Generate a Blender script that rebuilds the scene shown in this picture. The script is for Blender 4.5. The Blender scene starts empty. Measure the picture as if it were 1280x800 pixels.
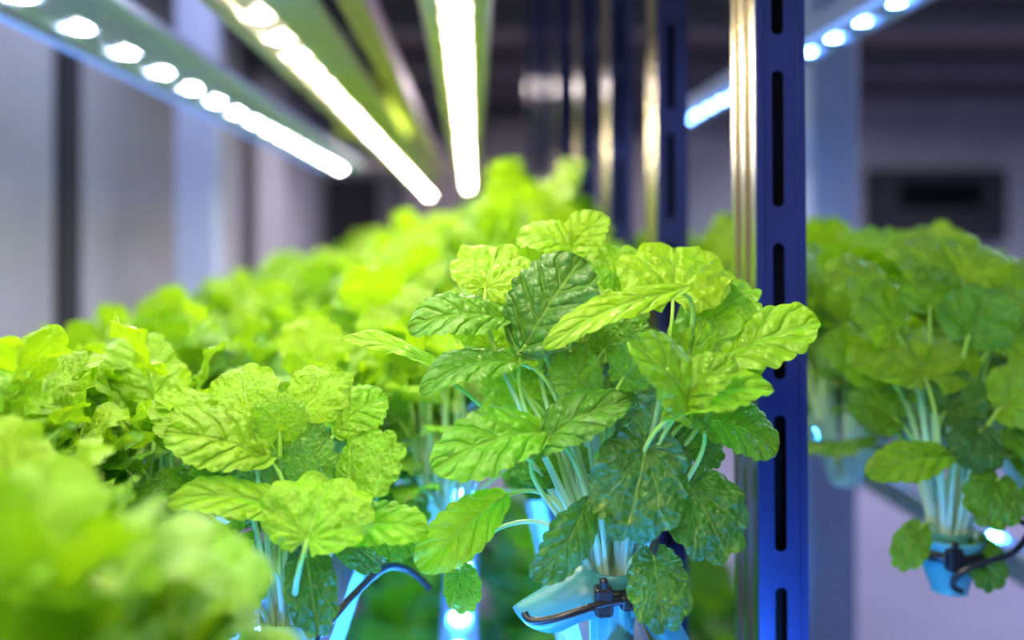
import bpy, math, random
import numpy as np
from mathutils import Vector, Matrix
random.seed(7); np.random.seed(7)
scene=bpy.context.scene
col=scene.collection
try:
    scene.view_settings.view_transform='Standard'
except Exception: pass

# ------------------------------------------------------------ materials
def newmat(name):
    m=bpy.data.materials.new(name); m.use_nodes=True
    nt=m.node_tree; nt.nodes.clear()
    out=nt.nodes.new('ShaderNodeOutputMaterial')
    return m,nt,out
def N(nt,t,**k):
    n=nt.nodes.new(t)
    for a,b in k.items(): setattr(n,a,b)
    return n
def simple(name,colr,rough=.5,metal=0,noise=0.0,nscale=5,bump=0.0,bscale=40,trans=0.0,spec=.5):
    m,nt,out=newmat(name)
    p=N(nt,'ShaderNodeBsdfPrincipled')
    p.inputs['Roughness'].default_value=rough; p.inputs['Metallic'].default_value=metal
    p.inputs['Specular IOR Level'].default_value=spec
    p.inputs['Transmission Weight'].default_value=trans
    tc=N(nt,'ShaderNodeTexCoord')
    nz=N(nt,'ShaderNodeTexNoise'); nz.inputs['Scale'].default_value=nscale; nz.inputs['Detail'].default_value=4
    nt.links.new(tc.outputs['Object'],nz.inputs['Vector'])
    mx=N(nt,'ShaderNodeMix',data_type='RGBA')
    c2=tuple(max(0,c*(1-noise)) for c in colr)+(1,)
    mx.inputs[6].default_value=tuple(colr)+(1,); mx.inputs[7].default_value=c2
    nt.links.new(nz.outputs['Fac'],mx.inputs[0]); nt.links.new(mx.outputs[2],p.inputs['Base Color'])
    if bump>0:
        n2=N(nt,'ShaderNodeTexNoise'); n2.inputs['Scale'].default_value=bscale
        nt.links.new(tc.outputs['Object'],n2.inputs['Vector'])
        b=N(nt,'ShaderNodeBump'); b.inputs['Strength'].default_value=bump; b.inputs['Distance'].default_value=.01
        nt.links.new(n2.outputs['Fac'],b.inputs['Height']); nt.links.new(b.outputs[0],p.inputs['Normal'])
    nt.links.new(p.outputs[0],out.inputs[0])
    return m
def emit(name,colr,s):
    m,nt,out=newmat(name)
    e=N(nt,'ShaderNodeEmission'); e.inputs[0].default_value=tuple(colr)+(1,); e.inputs[1].default_value=s
    nt.links.new(e.outputs[0],out.inputs[0]); return m

def leafmat():
    m,nt,out=newmat('leaf_green')
    L=nt.links.new
    av=N(nt,'ShaderNodeAttribute',attribute_name='vein')
    al=N(nt,'ShaderNodeAttribute',attribute_name='luv')
    at=N(nt,'ShaderNodeAttribute',attribute_name='tint')
    sv=N(nt,'ShaderNodeSeparateXYZ'); L(av.outputs['Vector'],sv.inputs[0])
    def M(op,a,b=None,c=None,clamp=False):
        n=N(nt,'ShaderNodeMath',operation=op,use_clamp=clamp)
        for i,x in enumerate([a,b,c]):
            if x is None: continue
            if isinstance(x,(int,float)): n.inputs[i].default_value=x
            else: L(x,n.inputs[i])
        return n.outputs[0]
    nz=N(nt,'ShaderNodeTexNoise'); nz.inputs['Scale'].default_value=5; L(al.outputs['Vector'],nz.inputs['Vector'])
    ph=M('ADD',sv.outputs[0],M('MULTIPLY',M('SUBTRACT',nz.outputs['Fac'],.5),.5))
    d=M('ABSOLUTE',M('SUBTRACT',M('FRACT',M('ADD',ph,.5)),.5))
    lat=M('SUBTRACT',1,M('DIVIDE',d,.065),clamp=True)
    latw=M('SUBTRACT',1,M('DIVIDE',d,.16),clamp=True)
    mid=M('SUBTRACT',1,M('DIVIDE',sv.outputs[1],.024),clamp=True)
    vo=N(nt,'ShaderNodeTexVoronoi',feature='SMOOTH_F1'); vo.inputs['Scale'].default_value=13
    L(al.outputs['Vector'],vo.inputs['Vector'])
    cell=M('MULTIPLY',vo.outputs['Distance'],1.3,clamp=True)
    ve=N(nt,'ShaderNodeTexVoronoi',feature='DISTANCE_TO_EDGE'); ve.inputs['Scale'].default_value=13
    L(al.outputs['Vector'],ve.inputs['Vector'])
    ret=M('SUBTRACT',1,M('DIVIDE',ve.outputs['Distance'],.18),clamp=True)
    vein=M('MAXIMUM',M('MAXIMUM',M('MULTIPLY',lat,.85),mid),M('MULTIPLY',ret,.13))
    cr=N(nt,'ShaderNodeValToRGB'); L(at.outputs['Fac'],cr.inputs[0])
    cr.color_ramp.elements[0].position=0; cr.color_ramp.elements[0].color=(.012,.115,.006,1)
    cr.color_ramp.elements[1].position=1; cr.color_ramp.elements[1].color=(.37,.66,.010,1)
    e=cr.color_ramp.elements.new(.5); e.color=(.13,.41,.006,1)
    n2=N(nt,'ShaderNodeTexNoise'); n2.inputs['Scale'].default_value=3; L(al.outputs['Vector'],n2.inputs['Vector'])
    br=N(nt,'ShaderNodeMix',data_type='RGBA',blend_type='MULTIPLY'); br.inputs[0].default_value=.45
    L(cr.outputs[0],br.inputs[6]); L(n2.outputs['Fac'],br.inputs[7])
    mx=N(nt,'ShaderNodeMix',data_type='RGBA'); L(M('MULTIPLY',vein,.34),mx.inputs[0]); L(br.outputs[2],mx.inputs[6])
    mx.inputs[7].default_value=(.50,.75,.14,1)
    p=N(nt,'ShaderNodeBsdfPrincipled'); p.inputs['Roughness'].default_value=.38; p.inputs['Specular IOR Level'].default_value=.5
    L(mx.outputs[2],p.inputs['Base Color'])
    hgt=M('ADD',M('ADD',M('MULTIPLY',latw,1.0),mid),M('ADD',M('MULTIPLY',cell,1.1),M('MULTIPLY',ret,.2)))
    b=N(nt,'ShaderNodeBump'); b.inputs['Strength'].default_value=.75; b.inputs['Distance'].default_value=.0019; b.invert=True
    L(hgt,b.inputs['Height']); L(b.outputs[0],p.inputs['Normal'])
    tr=N(nt,'ShaderNodeBsdfTranslucent')
    g=N(nt,'ShaderNodeMix',data_type='RGBA'); g.inputs[0].default_value=.42; L(mx.outputs[2],g.inputs[6]); g.inputs[7].default_value=(.46,.85,.0,1)
    L(g.outputs[2],tr.inputs[0]); 
    ms=N(nt,'ShaderNodeMixShader'); 
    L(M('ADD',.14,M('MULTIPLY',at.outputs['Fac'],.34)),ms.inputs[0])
    L(p.outputs[0],ms.inputs[1]); L(tr.outputs[0],ms.inputs[2]); L(ms.outputs[0],out.inputs[0])
    return m
def stemmat():
    m,nt,out=newmat('stem_pale_green')
    L=nt.links.new
    at=N(nt,'ShaderNodeAttribute',attribute_name='tint')
    cr=N(nt,'ShaderNodeValToRGB'); L(at.outputs['Fac'],cr.inputs[0])
    cr.color_ramp.elements[0].color=(.56,.80,.60,1); cr.color_ramp.elements[1].color=(.32,.58,.06,1)
    cr.color_ramp.elements[0].position=.18; cr.color_ramp.elements[1].position=.8
    al=N(nt,'ShaderNodeAttribute',attribute_name='luv')
    p=N(nt,'ShaderNodeBsdfPrincipled'); p.inputs['Roughness'].default_value=.35
    p.inputs['Subsurface Weight'].default_value=.2; p.inputs['Subsurface Radius'].default_value=(.004,.006,.003)
    p.inputs['Subsurface Scale'].default_value=1
    wv=N(nt,'ShaderNodeTexWave'); wv.inputs['Scale'].default_value=2.5; wv.inputs['Distortion'].default_value=1
    L(al.outputs['Vector'],wv.inputs['Vector'])
    b=N(nt,'ShaderNodeBump'); b.inputs['Strength'].default_value=.3; b.inputs['Distance'].default_value=.001
    L(wv.outputs['Fac'],b.inputs['Height']); L(b.outputs[0],p.inputs['Normal'])
    L(cr.outputs[0],p.inputs['Base Color']); L(p.outputs[0],out.inputs[0]); return m
M_leaf=leafmat(); M_stem=stemmat()
M_cup=simple('cup_teal_plastic',(.09,.38,.41),.3,0,.2,8)
M_black=simple('clip_black_plastic',(.008,.008,.012),.3)
M_white=simple('channel_plastic',(.16,.24,.50),.35,0,.08,3)
M_column=simple('column_paint',(.50,.57,.82),.5,0,.1,2)
M_steel=simple('post_steel',(.66,.60,.46),.22,1,.15,6)
M_blue_refl=simple('post_blue_reflection',(.030,.045,.19),.30,.5,.2,8)  # blue reflected by the steel front is put into its base colour
M_dark=simple('slot_dark',(.002,.002,.004),.9,spec=.1)
M_housing=simple('light_housing',(.52,.62,.90),.35,.0,.05,3)
M_housing_w=simple('light_housing_white',(.82,.66,.70),.35,.0,.05,3)
M_housing_g=simple('light_housing_green',(.62,.54,.48),.4,.2,.05,3)
M_beam=simple('beam_grey',(.60,.38,.42),.4,.5,.1,4)
M_warm=emit('led_warm',(1,.86,.60),490)
M_cool=emit('led_cool',(.84,.90,1.0),450)
M_blue=emit('led_blue',(.04,.32,1.0),600)
M_blue2=emit('led_blue_cyan',(.05,.32,1.0),700)
M_bluew=emit('led_blue_white',(.16,.36,1.0),120)
M_edge=emit('blue_edge_glow',(.20,.40,1.0),1.3)  # emission makes the housing edge glow blue, though it holds no LEDs

# ------------------------------------------------------------ plant mesh accumulator
class Acc:
    def __init__(s): s.v=[];s.f=[];s.m=[];s.luv=[];s.vein=[];s.tint=[];s.n=0
    def add(s,V,F,mi,luv,vein,tint):
        V=np.asarray(V,float); k=len(V)
        s.v.append(V); s.f+= [tuple(i+s.n for i in f) for f in F]; s.m+=[mi]*len(F)
        s.luv.append(np.asarray(luv,float)); s.vein.append(np.asarray(vein,float)); s.tint.append(np.asarray(tint,float)); s.n+=k
    def mesh(s,name,mats):
        me=bpy.data.meshes.new(name); V=np.concatenate(s.v)
        me.from_pydata(V.tolist(),[],s.f)
        for m in mats: me.materials.append(m)
        me.polygons.foreach_set('material_index',s.m)
        me.polygons.foreach_set('use_smooth',[True]*len(s.f))
        a=me.attributes.new('luv','FLOAT_VECTOR','POINT'); a.data.foreach_set('vector',np.concatenate(s.luv).ravel())
        a=me.attributes.new('vein','FLOAT_VECTOR','POINT'); a.data.foreach_set('vector',np.concatenate(s.vein).ravel())
        a=me.attributes.new('tint','FLOAT','POINT'); a.data.foreach_set('value',np.concatenate(s.tint))
        me.update(); return me

def gridfaces(a,b):
    return [(i*b+j,i*b+j+1,(i+1)*b+j+1,(i+1)*b+j) for i in range(a-1) for j in range(b-1)]
def leaf(acc,A,T,Nn,W,kind='ovate',arch=.10,fold=.15,tint=.5,ruf=.05,res=1.0,rng=random):
    A=np.array(A,float);T=np.array(T,float);Nn=np.array(Nn,float)
    D=T-A; L=np.linalg.norm(D); D/=L
    X=np.cross(D,Nn); X/=np.linalg.norm(X); Z=np.cross(X,D)
    p1=rng.uniform(0,6.28); p2=rng.uniform(0,6.28); sd=rng.uniform(0,50)
    if kind=='ovate':
        nt_=int(54*res); ns=int(21*res)|1
        t=np.linspace(0,1,nt_)[:,None]*np.ones((1,ns)); s=np.linspace(-1,1,ns)[None,:]*np.ones((nt_,1))
        w=np.power(np.clip(np.sin(np.pi*np.power(t,.98)),0,1),.44)
        w=w*1.04*(1+.03*np.sin(8*t+p1+np.sign(s)*.9))
        sc=np.abs(np.sin(np.pi*8.0*t+p1*.2+.4*np.sign(s)))**.7
        x=s*w*.5*(1+(.12*sc-.06)*np.abs(s)**5)*W
        y=t*L + np.abs(s)*(1-np.abs(s)*.5)*.04*L*np.sin(np.pi*t)
        y=y-(1-t)**4*np.abs(s)*.13*L
        phase=t*4.8-np.abs(s)*1.5+.15*np.sign(s)
        mid=np.abs(x)/max(L,W)
        r=np.abs(s); yy=t
    else:
        na=int(105*res)|1; nr=max(6,int(12*res))
        ph=np.linspace(-2.70,2.70,na)[:,None]*np.ones((1,nr)); q=np.linspace(0,1,nr)[None,:]*np.ones((na,1))
        c=.60; rr=c*np.cos(ph)+np.sqrt(np.maximum(1-(c*np.sin(ph))**2,0))
        rr=rr/(1+c)
        sc=np.abs(np.sin(ph*7.5+p1*.1))**.7
        teeth=(.10*sc-.07)+.02*np.sin(ph*2.6+p2)
        rad=q*rr*(1+teeth*q**4)
        wf=W/(L*1.25)
        x=np.sin(ph)*rad*L*wf; y=np.cos(ph)*rad*L
        phase=ph/.52
        mid=np.abs(x)/L+np.where(y<0,.3,0)
        r=q; yy=np.clip(y/L,0,1)
        t=yy
    zz=arch*L*4*yy*(1-yy)
    zz=zz+fold*np.abs(x)*(1-.4*np.abs(x)/W) - fold*.8*np.abs(x)**2/W*1.5
    zz=zz+ruf*W*(r**2)*np.sin(t*9+p1+np.sign(x)*p2)
    zz=zz+ruf*.35*W*(r**3)*np.sin(t*22+p2)
    puff=np.abs(np.sin(np.pi*phase))**.7
    fade=np.clip((1-r)*3,0,1)*np.clip(r*5,0,1)
    zz=zz+.034*W*puff*(.35+.65*fade)*np.clip(r*3,0,1)
    zz=zz+.014*W*np.sin(x/W*21+p2)*np.sin(y/L*19+p1)
    V=A+x.reshape(-1,1)*X+y.reshape(-1,1)*D+zz.reshape(-1,1)*Z
    luv=np.stack([x.ravel()/L+sd,y.ravel()/L,np.zeros(x.size)],1)
    vein=np.stack([phase.ravel(),mid.ravel(),r.ravel()],1)
    acc.add(V,gridfaces(*x.shape),0,luv,vein,np.full(x.size,tint))
    return D
def petiole(acc,P0,A,D,r0,r1,up=.5,sides=8,n=12,upv=(0,0,1)):
    P0=np.array(P0,float);A=np.array(A,float); d=np.linalg.norm(A-P0)
    C1=P0+np.array(upv)*d*up; C2=A-np.array(D)*d*.22-np.array([0,0,d*.05])
    ts=np.linspace(0,1,n); pts=[(1-t)**3*P0+3*(1-t)**2*t*C1+3*(1-t)*t*t*C2+t**3*A for t in ts]
    pts=np.array(pts); V=[];
    for i in range(n):
        tg=pts[min(i+1,n-1)]-pts[max(i-1,0)]; tg/=np.linalg.norm(tg)
        a=np.cross(tg,[0.3,1,.1]); a/=np.linalg.norm(a); b=np.cross(tg,a)
        r=r0+(r1-r0)*ts[i]**.7
        for k in range(sides):
            an=2*math.pi*k/sides; V.append(pts[i]+r*(math.cos(an)*a+math.sin(an)*b))
    F=[(i*sides+k,i*sides+(k+1)%sides,(i+1)*sides+(k+1)%sides,(i+1)*sides+k) for i in range(n-1) for k in range(sides)]
    tt=np.repeat(ts,sides); luv=np.stack([np.tile(np.arange(sides)/sides,n),tt*.3,tt*0],1)
    acc.add(V,F,1,luv,luv*0,tt)

def obj(name,me,loc=(0,0,0),rot=(0,0,0),sc=(1,1,1),parent=None):
    o=bpy.data.objects.new(name,me); o.location=loc; o.rotation_euler=rot
    o.scale=sc if hasattr(sc,'__len__') else (sc,)*3
    col.objects.link(o)
    if parent: o.parent=parent
    return o
def empty(name,loc=(0,0,0)):
    e=bpy.data.objects.new(name,None); e.location=loc; e.empty_display_size=.05; col.objects.link(e); return e

def generic_plant(seed,n=38,H=.20,lowres=1.0,dark=0.0,big=1.0,low=.66):
    rng=random.Random(seed); acc=Acc()
    for i in range(n):
        f=(i+.5)/n; az=i*2.39996+rng.uniform(-.35,.35)
        rad=.008+.082*f**.6*rng.uniform(.72,1.15); z=H*(.90-low*f**1.05)*rng.uniform(.86,1.08)
        el=math.radians(58-78*f+rng.uniform(-18,18))
        o=np.array([math.cos(az),math.sin(az),0]); up=np.array([0,0,1.])
        D=o*math.cos(el)+up*math.sin(el)
        kind='round' if rng.random()<.68 else 'ovate'
        L=rng.uniform(.044,.066)*big
        if f>.75: L*=.85
        Nn=up*math.cos(el)-o*math.sin(el)+np.array([rng.uniform(-.35,.35),rng.uniform(-.35,.35),.15])
        A=o*rad+up*z; T=A+D*L
        W=L*(1.2 if kind=='round' else .88)*rng.uniform(.9,1.1)
        tint=np.clip(1.02-.85*f+rng.uniform(-.30,.2)-dark,0,1)  # lower, outer leaves darker: canopy shade put into the tint
        A2=A+D*L*.12 if kind=='round' else A
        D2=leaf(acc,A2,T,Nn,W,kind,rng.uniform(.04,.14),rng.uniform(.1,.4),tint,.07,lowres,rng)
        a0=az+rng.uniform(-.5,.5)
        petiole(acc,[.010*math.cos(a0),.010*math.sin(a0),0],A2,D2,.0025,.0011,.42 if f<.6 else .7,6,9,(o[0]*.35,o[1]*.35,.9))
    return acc.mesh('leafy_plant_mesh',[M_leaf,M_stem])

# ------------------------------------------------------------ detailed plants (leaf lists in small local units)
U=.000482
# ax,ay,az, tx,ty,tz, normal, W, kind, arch, fold, tint
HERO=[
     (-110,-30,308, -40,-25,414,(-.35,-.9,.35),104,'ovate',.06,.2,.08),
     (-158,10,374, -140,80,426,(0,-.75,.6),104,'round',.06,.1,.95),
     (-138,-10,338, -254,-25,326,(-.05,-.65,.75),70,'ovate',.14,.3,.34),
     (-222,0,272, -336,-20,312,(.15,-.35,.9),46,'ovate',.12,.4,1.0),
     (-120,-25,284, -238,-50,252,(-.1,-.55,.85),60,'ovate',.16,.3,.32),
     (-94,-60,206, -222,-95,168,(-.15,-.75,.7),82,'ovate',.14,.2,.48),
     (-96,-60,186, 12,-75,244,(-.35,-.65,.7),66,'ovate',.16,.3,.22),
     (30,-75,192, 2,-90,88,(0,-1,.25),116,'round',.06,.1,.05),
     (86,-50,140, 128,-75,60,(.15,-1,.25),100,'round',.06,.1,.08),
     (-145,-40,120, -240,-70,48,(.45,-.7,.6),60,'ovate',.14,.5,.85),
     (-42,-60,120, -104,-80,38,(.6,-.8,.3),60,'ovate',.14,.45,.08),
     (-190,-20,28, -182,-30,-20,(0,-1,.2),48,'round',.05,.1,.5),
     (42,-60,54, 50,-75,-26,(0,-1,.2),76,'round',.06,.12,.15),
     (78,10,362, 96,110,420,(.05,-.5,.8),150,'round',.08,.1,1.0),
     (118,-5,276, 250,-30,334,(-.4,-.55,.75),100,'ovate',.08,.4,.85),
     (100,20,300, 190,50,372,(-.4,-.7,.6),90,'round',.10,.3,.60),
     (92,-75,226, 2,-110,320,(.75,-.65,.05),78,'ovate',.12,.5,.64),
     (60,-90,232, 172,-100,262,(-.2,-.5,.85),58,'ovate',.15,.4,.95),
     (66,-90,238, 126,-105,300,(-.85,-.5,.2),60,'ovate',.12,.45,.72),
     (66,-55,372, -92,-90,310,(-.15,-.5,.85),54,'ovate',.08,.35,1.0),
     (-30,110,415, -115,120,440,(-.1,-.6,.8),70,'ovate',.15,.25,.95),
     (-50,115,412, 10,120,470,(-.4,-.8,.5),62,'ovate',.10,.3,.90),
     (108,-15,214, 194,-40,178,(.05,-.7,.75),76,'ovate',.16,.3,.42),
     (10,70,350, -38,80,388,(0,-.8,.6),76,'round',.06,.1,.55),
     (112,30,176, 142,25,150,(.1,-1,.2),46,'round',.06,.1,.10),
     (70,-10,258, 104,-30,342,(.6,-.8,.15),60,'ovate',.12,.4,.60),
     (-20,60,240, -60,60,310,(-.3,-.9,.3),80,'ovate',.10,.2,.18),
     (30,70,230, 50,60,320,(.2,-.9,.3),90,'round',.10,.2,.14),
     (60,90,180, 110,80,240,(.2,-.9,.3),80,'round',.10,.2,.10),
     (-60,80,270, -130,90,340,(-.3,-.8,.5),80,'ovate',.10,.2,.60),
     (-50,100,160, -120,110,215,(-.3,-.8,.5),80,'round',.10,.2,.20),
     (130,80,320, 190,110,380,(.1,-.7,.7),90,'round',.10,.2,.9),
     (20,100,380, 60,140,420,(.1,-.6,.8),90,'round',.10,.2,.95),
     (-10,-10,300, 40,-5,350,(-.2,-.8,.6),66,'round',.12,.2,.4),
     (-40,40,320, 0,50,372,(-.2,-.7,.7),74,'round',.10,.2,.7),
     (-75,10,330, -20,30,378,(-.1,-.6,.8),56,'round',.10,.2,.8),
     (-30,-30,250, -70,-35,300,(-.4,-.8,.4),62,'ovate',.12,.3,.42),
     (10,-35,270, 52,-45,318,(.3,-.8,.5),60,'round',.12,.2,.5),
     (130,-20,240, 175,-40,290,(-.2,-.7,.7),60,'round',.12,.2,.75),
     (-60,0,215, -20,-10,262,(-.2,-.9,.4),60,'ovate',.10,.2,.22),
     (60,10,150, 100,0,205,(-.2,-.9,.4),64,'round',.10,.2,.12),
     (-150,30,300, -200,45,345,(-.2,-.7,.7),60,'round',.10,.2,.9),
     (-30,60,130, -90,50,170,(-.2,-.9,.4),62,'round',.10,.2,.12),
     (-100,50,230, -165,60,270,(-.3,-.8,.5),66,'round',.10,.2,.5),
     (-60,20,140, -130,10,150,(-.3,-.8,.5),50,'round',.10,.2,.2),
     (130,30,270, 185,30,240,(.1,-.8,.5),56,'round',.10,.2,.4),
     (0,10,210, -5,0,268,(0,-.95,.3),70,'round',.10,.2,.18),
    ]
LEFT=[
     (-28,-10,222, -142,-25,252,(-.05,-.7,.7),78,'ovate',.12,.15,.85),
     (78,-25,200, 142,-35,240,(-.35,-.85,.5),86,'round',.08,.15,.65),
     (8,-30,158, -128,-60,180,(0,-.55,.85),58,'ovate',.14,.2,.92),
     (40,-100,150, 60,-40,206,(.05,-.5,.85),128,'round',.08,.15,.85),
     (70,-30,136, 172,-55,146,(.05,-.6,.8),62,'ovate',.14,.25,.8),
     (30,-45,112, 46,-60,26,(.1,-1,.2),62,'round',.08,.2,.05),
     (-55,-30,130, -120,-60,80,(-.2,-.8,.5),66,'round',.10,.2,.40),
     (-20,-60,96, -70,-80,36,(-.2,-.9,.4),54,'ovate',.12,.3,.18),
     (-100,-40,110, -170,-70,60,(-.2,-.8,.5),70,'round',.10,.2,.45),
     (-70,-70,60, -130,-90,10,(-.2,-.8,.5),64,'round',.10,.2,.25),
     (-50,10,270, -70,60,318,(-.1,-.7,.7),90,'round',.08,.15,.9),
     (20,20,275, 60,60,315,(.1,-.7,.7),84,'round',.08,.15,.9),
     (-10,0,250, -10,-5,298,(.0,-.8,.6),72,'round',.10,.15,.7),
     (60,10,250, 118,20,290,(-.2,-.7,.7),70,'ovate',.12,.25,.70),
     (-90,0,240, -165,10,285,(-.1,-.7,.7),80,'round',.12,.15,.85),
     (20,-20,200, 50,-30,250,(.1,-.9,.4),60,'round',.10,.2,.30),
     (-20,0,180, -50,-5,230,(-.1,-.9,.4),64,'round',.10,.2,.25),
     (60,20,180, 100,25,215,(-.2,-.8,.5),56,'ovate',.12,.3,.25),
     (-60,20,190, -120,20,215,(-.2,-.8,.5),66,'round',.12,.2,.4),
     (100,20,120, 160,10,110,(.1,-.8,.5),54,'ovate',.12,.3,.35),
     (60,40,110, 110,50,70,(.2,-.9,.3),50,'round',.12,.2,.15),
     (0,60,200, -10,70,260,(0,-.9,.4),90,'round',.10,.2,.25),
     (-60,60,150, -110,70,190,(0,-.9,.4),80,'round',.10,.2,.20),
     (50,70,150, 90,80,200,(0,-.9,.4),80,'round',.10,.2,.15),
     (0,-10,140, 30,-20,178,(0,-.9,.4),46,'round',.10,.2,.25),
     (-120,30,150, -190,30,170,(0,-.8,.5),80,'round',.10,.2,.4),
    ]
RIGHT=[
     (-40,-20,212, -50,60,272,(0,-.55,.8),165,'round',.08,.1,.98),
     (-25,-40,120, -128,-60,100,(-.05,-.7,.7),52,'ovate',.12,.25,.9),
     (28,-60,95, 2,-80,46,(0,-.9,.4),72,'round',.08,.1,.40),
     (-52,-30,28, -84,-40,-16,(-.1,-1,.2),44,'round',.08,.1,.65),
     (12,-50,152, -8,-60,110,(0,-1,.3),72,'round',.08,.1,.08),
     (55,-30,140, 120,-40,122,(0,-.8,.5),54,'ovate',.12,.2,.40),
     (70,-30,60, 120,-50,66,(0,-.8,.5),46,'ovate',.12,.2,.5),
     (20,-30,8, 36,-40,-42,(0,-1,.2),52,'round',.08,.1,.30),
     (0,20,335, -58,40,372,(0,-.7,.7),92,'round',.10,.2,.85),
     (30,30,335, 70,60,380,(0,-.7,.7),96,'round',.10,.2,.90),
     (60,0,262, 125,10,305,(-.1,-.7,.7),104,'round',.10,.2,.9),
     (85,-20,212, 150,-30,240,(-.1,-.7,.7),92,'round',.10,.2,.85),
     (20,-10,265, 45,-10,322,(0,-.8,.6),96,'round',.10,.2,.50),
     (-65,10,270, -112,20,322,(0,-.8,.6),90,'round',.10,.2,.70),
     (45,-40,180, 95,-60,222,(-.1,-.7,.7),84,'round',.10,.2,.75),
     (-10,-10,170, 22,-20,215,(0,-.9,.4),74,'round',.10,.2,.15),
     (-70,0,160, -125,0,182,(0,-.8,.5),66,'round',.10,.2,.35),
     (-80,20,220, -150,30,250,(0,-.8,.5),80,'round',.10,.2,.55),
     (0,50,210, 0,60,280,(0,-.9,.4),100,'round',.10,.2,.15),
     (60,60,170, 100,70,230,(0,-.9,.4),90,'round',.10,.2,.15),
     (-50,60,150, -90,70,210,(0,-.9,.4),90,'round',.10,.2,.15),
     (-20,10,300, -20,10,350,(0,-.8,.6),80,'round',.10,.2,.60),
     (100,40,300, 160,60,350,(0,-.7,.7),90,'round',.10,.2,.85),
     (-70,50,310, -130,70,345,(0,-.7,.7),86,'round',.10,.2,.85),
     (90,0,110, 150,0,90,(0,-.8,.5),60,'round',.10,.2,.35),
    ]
def listed(Lf,seed,name,U=U):
    acc=Acc(); rng=random.Random(seed)
    for i,(ax,ay,az,tx,ty,tz,Nn,W,k,ar,fo,ti) in enumerate(Lf):
        A=np.array([ax,ay,az])*U; T=np.array([tx,ty,tz])*U
        D=leaf(acc,A,T,Nn,W*U,k,ar,fo,ti,.05,1.4,rng)
        an=math.atan2(ay,ax)+rng.uniform(-.25,.25); q=rng.uniform(10,22)
        px=q*math.cos(an); py=q*math.sin(an)
        if az<130:
            petiole(acc,np.array([px,py,-5])*U,A,D,4.0*U,1.9*U,1.0,10,18,(ax/600,ay/600,.9))
        else:
            petiole(acc,np.array([px,py,-5])*U,A,D,rng.uniform(4.0,7.0)*U,2.3*U,.40,10,18,(ax/700,ay/700,1))
    return acc.mesh(name,[M_leaf,M_stem])

# --- small geometry helpers
def box(V,F,x0,x1,y0,y1,z0,z1):
    n=len(V); V+=[(x,y,z) for x in (x0,x1) for y in (y0,y1) for z in (z0,z1)]
    F+=[tuple(n+i for i in f) for f in [(0,1,3,2),(4,6,7,5),(0,4,5,1),(2,3,7,6),(0,2,6,4),(1,5,7,3)]]
def meshf(name,V,F,mats,mi=None,smooth=False):
    me=bpy.data.meshes.new(name); me.from_pydata([tuple(v) for v in V],[],F)
    for m in mats: me.materials.append(m)
    if mi: me.polygons.foreach_set('material_index',mi)
    if smooth: me.polygons.foreach_set('use_smooth',[True]*len(F))
    me.update(); return me
def boxobj(name,b,mat,parent=None,bevel=0.0):
    V=[];F=[]; cx=(b[0]+b[1])/2; cy=(b[2]+b[3])/2; cz=(b[4]+b[5])/2
    box(V,F,b[0]-cx,b[1]-cx,b[2]-cy,b[3]-cy,b[4]-cz,b[5]-cz)
    o=obj(name,meshf(name,V,F,[mat]),(cx,cy,cz),parent=parent)
    if bevel: 
        md=o.modifiers.new('bevel','BEVEL'); md.width=bevel; md.segments=3
    return o
def tube(name,pts,rad,mat,parent=None,cyc=False):
    cu=bpy.data.curves.new(name,'CURVE'); cu.dimensions='3D'; cu.bevel_depth=rad; cu.bevel_resolution=4; cu.resolution_u=10
    sp=cu.splines.new('NURBS'); sp.points.add(len(pts)-1)
    for i,p in enumerate(pts): sp.points[i].co=(*p,1)
    sp.order_u=4; sp.use_endpoint_u=True; sp.use_cyclic_u=cyc
    cu.use_fill_caps=True; cu.materials.append(mat)
    o=bpy.data.objects.new(name,cu); col.objects.link(o)
    if parent: o.parent=parent
    return o
def lathe(name,prof,mat,parent=None,loc=(0,0,0),n=40,sx=1,sy=1,warp=0,rot=(0,0,0)):
    V=[];F=[]
    for i,(r,z) in enumerate(prof):
        for k in range(n):
            a=2*math.pi*k/n; rr=r*(1+warp*math.sin(3*a+z*60))
            V.append((rr*math.cos(a)*sx,rr*math.sin(a)*sy,z))
    for i in range(len(prof)-1):
        for k in range(n): F.append((i*n+k,i*n+(k+1)%n,(i+1)*n+(k+1)%n,(i+1)*n+k))
    return obj(name,meshf(name,V,F,[mat],smooth=True),loc,rot,parent=parent)

BASE_Z=-.242
hp=empty('leafy_green_plant',(.0845,.60,-.210))
obj('foliage',listed(HERO,3,'hero_plant_mesh'),parent=hp)
def cup(parent,s=1.0,wings=True):
    lathe('cup_collar',[(.0130*s,-.034),(.0135*s,-.02),(.0150*s,-.004),(.0165*s,.008),(.0172*s,.0125),(.0160*s,.013),(.0145*s,.008),(.0125*s,-.004)],M_cup,parent,warp=.03)
    if wings:
        for sg,LL,dz,z0 in ((-1,.052,-.014,.010),(1,.042,-.046,.012)):
            V=[];a=20;b=16
            for i in range(a):
                t=i/(a-1)
                for j in range(b):
                    q=j/(b-1); an=math.pi*(q*1.30-.15)
                    w=.0180*(math.sin(math.pi*min(1,.30+t*.66))**.5+.1)*(1-.15*t)
                    x=sg*(.008+LL*t-.010*t*(1-math.sin(math.pi*q)))
                    V.append((x,-w*math.cos(an)*.9-.004,dz*t**1.5+w*math.sin(an)*.95-.014+z0+.002*math.sin(t*7)))
            F=gridfaces(a,b)
            o=obj('sleeve_flap',meshf('flap',V,F,[M_cup],smooth=True),parent=parent)
            md=o.modifiers.new('s','SOLIDIFY'); md.thickness=.0012
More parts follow.
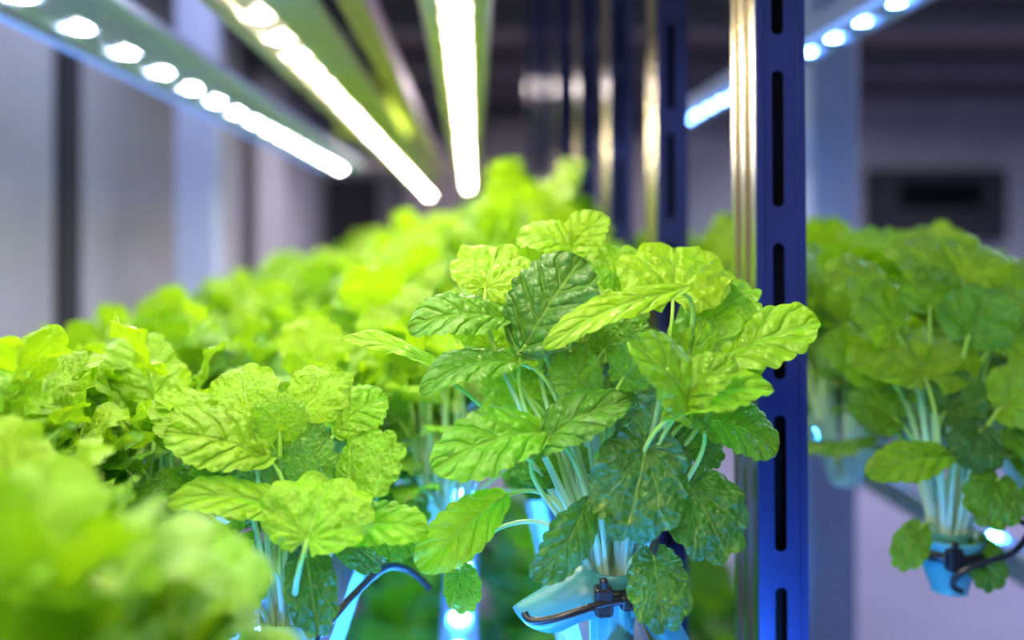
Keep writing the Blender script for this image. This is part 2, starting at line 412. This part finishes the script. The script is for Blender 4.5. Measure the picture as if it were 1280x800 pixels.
def clip(parent,pts,z=0,r=1.0):
    tube('clip_arm',pts,.0022,M_black,parent)
    lathe('clip_ring',[(.0170*r,-.004+z),(.0200*r,-.004+z),(.0203*r,.001+z),(.0190*r,.003+z),(.0170*r,.003+z)],M_black,parent)
    for nm,b in (('clip_block',(-.014,-.003,-.030,-.019,-.009+z,.008+z)),('clip_latch',(.001,.013,-.028,-.020,-.006+z,.003+z)),('clip_tab',(-.011,-.006,-.029,-.022,.006+z,.013+z))):
        V=[];F=[]; box(V,F,*b)
        o=obj(nm,meshf(nm,V,F,[M_black]),parent=parent); md=o.modifiers.new('b','BEVEL'); md.width=.0022; md.segments=3
cup(hp)
clip(hp,[(.010,-.024,.002),(-.008,-.029,.002),(-.022,-.032,-.001),(-.036,-.034,-.005),(-.048,-.032,-.008),(-.0535,-.030,-.0075),(-.0545,-.028,-.004)],z=.002)
lp=empty('leafy_green_plant',(-.107,.580,-.232))
obj('foliage',listed(LEFT,9,'neighbour_plant_mesh'),parent=lp)
cup(lp,1.0,False)
tube('clip_arm',[(.016,.0,.0),(.030,.05,.006),(.042,.11,.004),(.052,.14,-.002),(.066,.15,-.012),(.076,.15,-.024)],.0024,M_black,lp)

variants=[generic_plant(11,38,.20),generic_plant(22,38,.20),generic_plant(33,40,.21),generic_plant(44,36,.19),generic_plant(55,38,.20,dark=.15)]
rp=empty('leafy_green_plant',(.362,.755,-.232))
obj('foliage',listed(RIGHT,14,'right_plant_mesh',.000607),parent=rp)
cup(rp,1.0,False)
lathe('cup_body',[(.0120,-.034),(.018,-.018),(.024,-.002),(.0265,.006),(.0275,.009),(.0255,.009),(.023,.004),(.016,-.014)],M_cup,rp,warp=.04)
clip(rp,[(.075,-.010,.034),(.055,-.020,.026),(.040,-.030,.012),(.030,-.034,.004),(.010,-.036,.000),(-.006,-.034,-.006),(-.014,-.032,-.016),(-.012,-.030,-.022),(-.005,-.029,-.024)],z=-.002,r=1.35)

bed=empty('leafy_greens_bed',(0,0,0))
rng=random.Random(5)
rows=[-.45,-.28,-.11,.09]
def height(x,y):
    h=.60+.28*(x+.45)/.55
    h+=max(0,y-.7)*(.20+.25*max(0,min(1,(x+.3)/.4)))*.75
    if x>0:
        h=min(h+max(0,y-1.1)*.65,1.60)
        return h if y<2.3 else max(1.3,h-.35*(y-2.3))
    return min(h,1.42)
def put(x,y,s,z=BASE_Z):
    me=rng.choice(variants)
    obj('plant',me,(x,y,z),(rng.uniform(-.06,.06),rng.uniform(-.06,.06),rng.uniform(0,6.28)),s,bed)
for ri,x in enumerate(rows):
    y=.84+.05*(ri%2) if x>0 else (.76 if x>-.2 else .62+.04*(ri%2))
    if x<-.4: y=.85
    while y<4.6:
        put(x+rng.uniform(-.02,.02)+(.02 if x>0 and y>1.3 else 0),y+rng.uniform(-.02,.02),height(x,y)*rng.uniform(.92,1.08))
        y+=.125+.02*max(0,y-1)
put(-.27,.50,.80); put(-.37,.62,.74); put(-.40,.74,.7); put(-.20,.66,.82); put(-.02,.80,.9)
put(-.195,.45,.66); put(-.26,.58,.78)
# closest plants, out of focus
put(-.145,.325,.74); put(-.100,.335,.58); put(-.155,.385,.62)
bed2=empty('leafy_greens_row',(0,0,0))
for x in (.355,.50):
    y=.99 if x<.4 else .90
    while y<3.2:
        o=obj('plant',rng.choice(variants),(x+rng.uniform(-.02,.02),y,BASE_Z),(0,0,rng.uniform(0,6.28)),rng.uniform(1.0,1.15),bed2)
        y+=.17
    tube('hanging_rail',[(x+.045,.3,-.205),(x+.045,1.5,-.205),(x+.045,2.5,-.205),(x+.045,3.4,-.205)],.0022,M_black,bed2)
bed3=empty('seedling_bed',(0,0,0))
for x in (-.35,-.12,.14,.42):
    y=1.1
    while y<2.6:
        obj('seedling',rng.choice(variants),(x,y,-.86),(0,0,rng.uniform(0,6.28)),1.2,bed3); y+=.22

# ---- growing channels
def channel(x,w=.07,y0=.15,y1=4.9,top=BASE_Z-.002,name='growing_channel'):
    hw=w/2; V=[];F=[]
    prof=[(-hw,-.035),(-hw,-.006),(-hw+.006,0),(hw-.006,0),(hw,-.006),(hw,-.035)]
    for yy in (y0,y1):
        for (a,b) in prof: V.append((x+a,yy,top+b))
    n=len(prof); F=[(i,(i+1)%n,n+(i+1)%n,n+i) for i in range(n)]+[tuple(range(n))[::-1],tuple(range(n,2*n))]
    return obj(name,meshf(name,V,F,[M_white]))
for x in rows: channel(x,.042)
for x in (-.35,-.12,.14,.42): channel(x,.07,.6,3.0,-.862)

# ---- led grow lights
def disc(V,F,MI,x,y,z,r,mi,n=16,down=True):
    k=len(V)
    for i in range(n):
        a=2*math.pi*i/n; V.append((x+r*math.cos(a),y+r*math.sin(a),z))
    f=tuple(range(k,k+n)); F.append(f[::-1] if down else f); MI.append(mi)
def led_bar(x,z,w,y0,y1,ledm,spacing,r,led_off=0.0,zig=0,housing=M_housing,h=.035,down=True,side=None,edge=False):
    V=[];F=[];MI=[]; s=1 if down else -1
    hw=w/2; g=max(r*2.2,.012); ew=.020 if edge else .006
    prof=[(-hw,.002 if edge else .010),(-hw+ew,.0),(led_off-g,.0),(led_off-g+.004,.006),(led_off+g-.004,.006),(led_off+g,.0),(hw-.006,.0),(hw,.010),(hw*.75,h),(-hw*.75,h)]
    for yy in (y0,y1):
        for a,b in prof: V.append((x+a,yy,z+s*b))
    n=len(prof)
    for i in range(n):
        F.append((i,(i+1)%n,n+(i+1)%n,n+i)); MI.append(2 if (side and i in (5,6,7)) else (3 if edge and i==0 else 0))
    F.append(tuple(range(n))[::-1]); MI.append(0); F.append(tuple(range(n,2*n))); MI.append(0)
    yy=y0+spacing/2; k=0
    while yy<y1-.02:
        disc(V,F,MI,x+led_off+(zig if k%2 else -zig),yy,z+s*.002,r,1,down=down); yy+=spacing; k+=1
    me=meshf('led_bar',V,F,[housing,ledm,side or housing,M_edge],MI)
    return obj('led_grow_light',me)
led_bar(-.465,.25,.155,-.3,3.6,M_cool,.158,.0105,-.005,edge=True)
led_bar(-.228,.25,.125,-.3,5.8,M_warm,.125,.0095,-.014,side=M_housing_g,housing=M_housing_w)
led_bar(-.018,.25,.082,-.3,4.9,M_warm,.055,.0080,.0,zig=.004,side=M_housing_g,housing=M_housing_w)
led_bar(.49,.27,.07,.2,2.5,M_bluew,.10,.009,edge=True)
led_bar(-.012,-.36,.035,.1,1.6,M_blue,.075,.008,down=False)
led_bar(.225,-.36,.035,.2,.85,M_blue,.10,.009,down=False)  # bar added below the view to light the post blue
led_bar(.64,-.36,.035,.5,2.4,M_blue,.16,.006,down=False)
led_bar(-.20,-.36,.035,.2,1.6,M_blue,.16,.008,down=False)
for x in (-.28,.09): led_bar(x,-.32,.035,.3,3.0,M_blue2,.20,.010)  # bars added out of sight under the channels for a blue glow below
boxobj('support_beam',(-.150,-.118,-.2,5.8,.262,.300),M_beam,bevel=.003)
for y in (-.2,4.2): boxobj('cross_arm',(-.56,.30,y,y+.03,.302,.33),M_beam,bevel=.002)

# ---- slotted posts
def post_mesh():
    w=.0315; d=.062; z0=-1.4; z1=1.08
    cu=bpy.data.curves.new('pf','CURVE'); cu.dimensions='2D'; cu.fill_mode='BOTH'; cu.extrude=.0012
    def poly(pts):
        sp=cu.splines.new('POLY'); sp.points.add(len(pts)-1)
        for i,p in enumerate(pts): sp.points[i].co=(p[0],p[1],0,1)
        sp.use_cyclic_u=True
    poly([(0,z0),(w,z0),(w,z1),(0,z1)])
    z=.119-.121*12
    while z<z1-.1:
        top=z; L=.096; r=.0043; cx=w*.44
        if z-L>z0+.01:
            pts=[]
            for k in range(9): a=math.pi*k/8; pts.append((cx+r*math.cos(a),top-r+r*math.sin(a)))
            for k in range(9): a=math.pi+math.pi*k/8; pts.append((cx+r*math.cos(a),top-L+r+r*math.sin(a)))
            poly(pts)
        z+=.121
    co=bpy.data.objects.new('tmp',cu); col.objects.link(co)
    dg=bpy.context.evaluated_depsgraph_get(); me0=bpy.data.meshes.new_from_object(co.evaluated_get(dg))
    V=[(v.co.x,v.co.z,v.co.y) for v in me0.vertices]; F=[tuple(reversed(p.vertices)) for p in me0.polygons]; MI=[0]*len(F)
    bpy.data.objects.remove(co)
    def add(b,m):
        n=len(F); box(V,F,*b); MI.extend([m]*(len(F)-n))
    add((.0016,w-.0016,.010,.011,z0,z1),2)  # black sheet behind the slots stands for shade inside the post
    add((0,.0015,.0,d,z0,z1),1)
    add((-.0022,.0,.000,.010,z0,z1),1); add((-.0022,0,.026,.034,z0,z1),1); add((-.0022,0,d-.010,d,z0,z1),1)
    add((w-.0015,w,.0013,d,z0,z1),0)
    add((0,w,d-.0015,d,z0,z1),0)
    add((-.0022,.003,-.003,.000,z0,z1),0); add((w-.004,w+.001,-.003,.0,z0,z1),0)
    return meshf('slotted_post',V,F,[M_blue_refl,M_steel,M_dark],MI)
pm=post_mesh()
for y in (.70,1.10,1.48,1.90,2.4,2.95,3.6):
    obj('slotted_rack_post',pm,(.2015 if y<1 else .2057,y,0),rot=(0,math.radians(-.4) if y<1 else 0,0))
boxobj('white_column',(.700,.795,2.05,2.14,-1.4,1.1),M_column,bevel=.006)
boxobj('white_column',(-1.0,-.86,3.35,3.45,-1.4,1.1),M_column,bevel=.006)

# ---- room
M_wall=simple('wall_lilac',(.46,.47,.54),.7,0,.5,1.8)
M_walld=simple('wall_dark',(.18,.165,.185),.8,0,.5,1.0)
M_ceil=simple('ceiling_brown',(.22,.17,.155),.8,0,.4,1.0)
M_floor=simple('floor_concrete',(.22,.21,.30),.35,0,.3,2)
M_seam=simple('panel_gap',(.012,.012,.02),.7)
boxobj('wall_left',(-1.3,-1.2,-2,8,-1.4,1.1),M_wall)
boxobj('wall_back',(-1.3,6.2,8,8.1,-1.4,1.1),M_wall)
boxobj('wall_right',(6.1,6.2,-2,8,-1.4,1.1),M_wall)
boxobj('wall_front',(-1.3,6.2,-2.1,-2,-1.4,1.1),M_wall)
boxobj('floor',(-1.3,6.2,-2.1,8.1,-1.5,-1.4),M_floor)
boxobj('ceiling',(-1.3,6.2,-2.1,8.1,1.1,1.2),M_ceil)
for i,(a,b) in enumerate(((2.86,3.02),(5.2,5.45),(4.2,4.24))): boxobj('gap_strip_%d'%(i+1),(-1.2,-1.185,a,b,-1.4,1.1),M_seam)  # dark strips on the wall stand in for the gaps between panels
boxobj('storage_cabinet',(-.5,1.5,7.4,7.95,-1.4,.75),M_walld,bevel=.01)
boxobj('storage_cabinet',(.1,.7,7.1,7.38,-1.4,1.0),M_seam,bevel=.01)
boxobj('door_1',(-1.15,-.75,7.93,7.995,-1.4,.5),M_seam)
M_green=simple('green_panel',(.50,.70,.03),.6,0,.2,2)
boxobj('hanging_banner',(-.85,-.40,6.30,6.33,.66,1.09),M_green)
tv=boxobj('wall_screen',(3.15,4.2,7.80,7.99,.0,.56),M_seam,bevel=.01)
boxobj('screen_glass',(3.35,4.0,7.785,7.799,.25,.45),M_dark)
for y in (4.5,5.6,6.7): boxobj('ceiling_beam',(-1.2,6.1,y,y+.15,.95,1.1),M_walld)
def area(name,loc,sx,sy,e,c,rot=(0,0,0)):
    l=bpy.data.lights.new(name,'AREA'); l.shape='RECTANGLE'; l.size=sx; l.size_y=sy; l.energy=e; l.color=c
    o=bpy.data.objects.new(name,l); o.location=loc; o.rotation_euler=rot; col.objects.link(o); return o
area('added_fill',(-.75,2.2,1.05),.5,2.0,19,(.68,.72,1))  # area light added to brighten the left wall
area('added_fill',(2.6,2.5,1.05),1.5,1.5,105,(.64,.68,1))  # area light added to brighten the right side of the room
area('added_fill',(3.2,5.2,.93),2.0,.6,115,(.70,.73,1))  # area light added to lift the back of the room
area('added_fill',(.4,6.1,.93),1.6,.5,80,(.92,.82,.88))  # area light added to lift the dark centre at the back
area('added_fill',(.3,-1.2,1.05),1.8,.8,8,(1,.97,.85))  # soft light added behind the camera for leaves that face it
w=bpy.data.worlds.new('w'); scene.world=w; w.use_nodes=True
w.node_tree.nodes['Background'].inputs[0].default_value=(.25,.25,.5,1); w.node_tree.nodes['Background'].inputs[1].default_value=.2

# ---- camera
cd=bpy.data.cameras.new('camera'); cd.lens=35; cd.sensor_width=36; cd.shift_x=50/1280; cd.shift_y=-100/1280
cd.clip_start=.01
cd.dof.use_dof=True; cd.dof.focus_distance=.595; cd.dof.aperture_fstop=2.5
cam=bpy.data.objects.new('camera',cd); cam.rotation_euler=(math.radians(90),0,0); col.objects.link(cam); scene.camera=cam
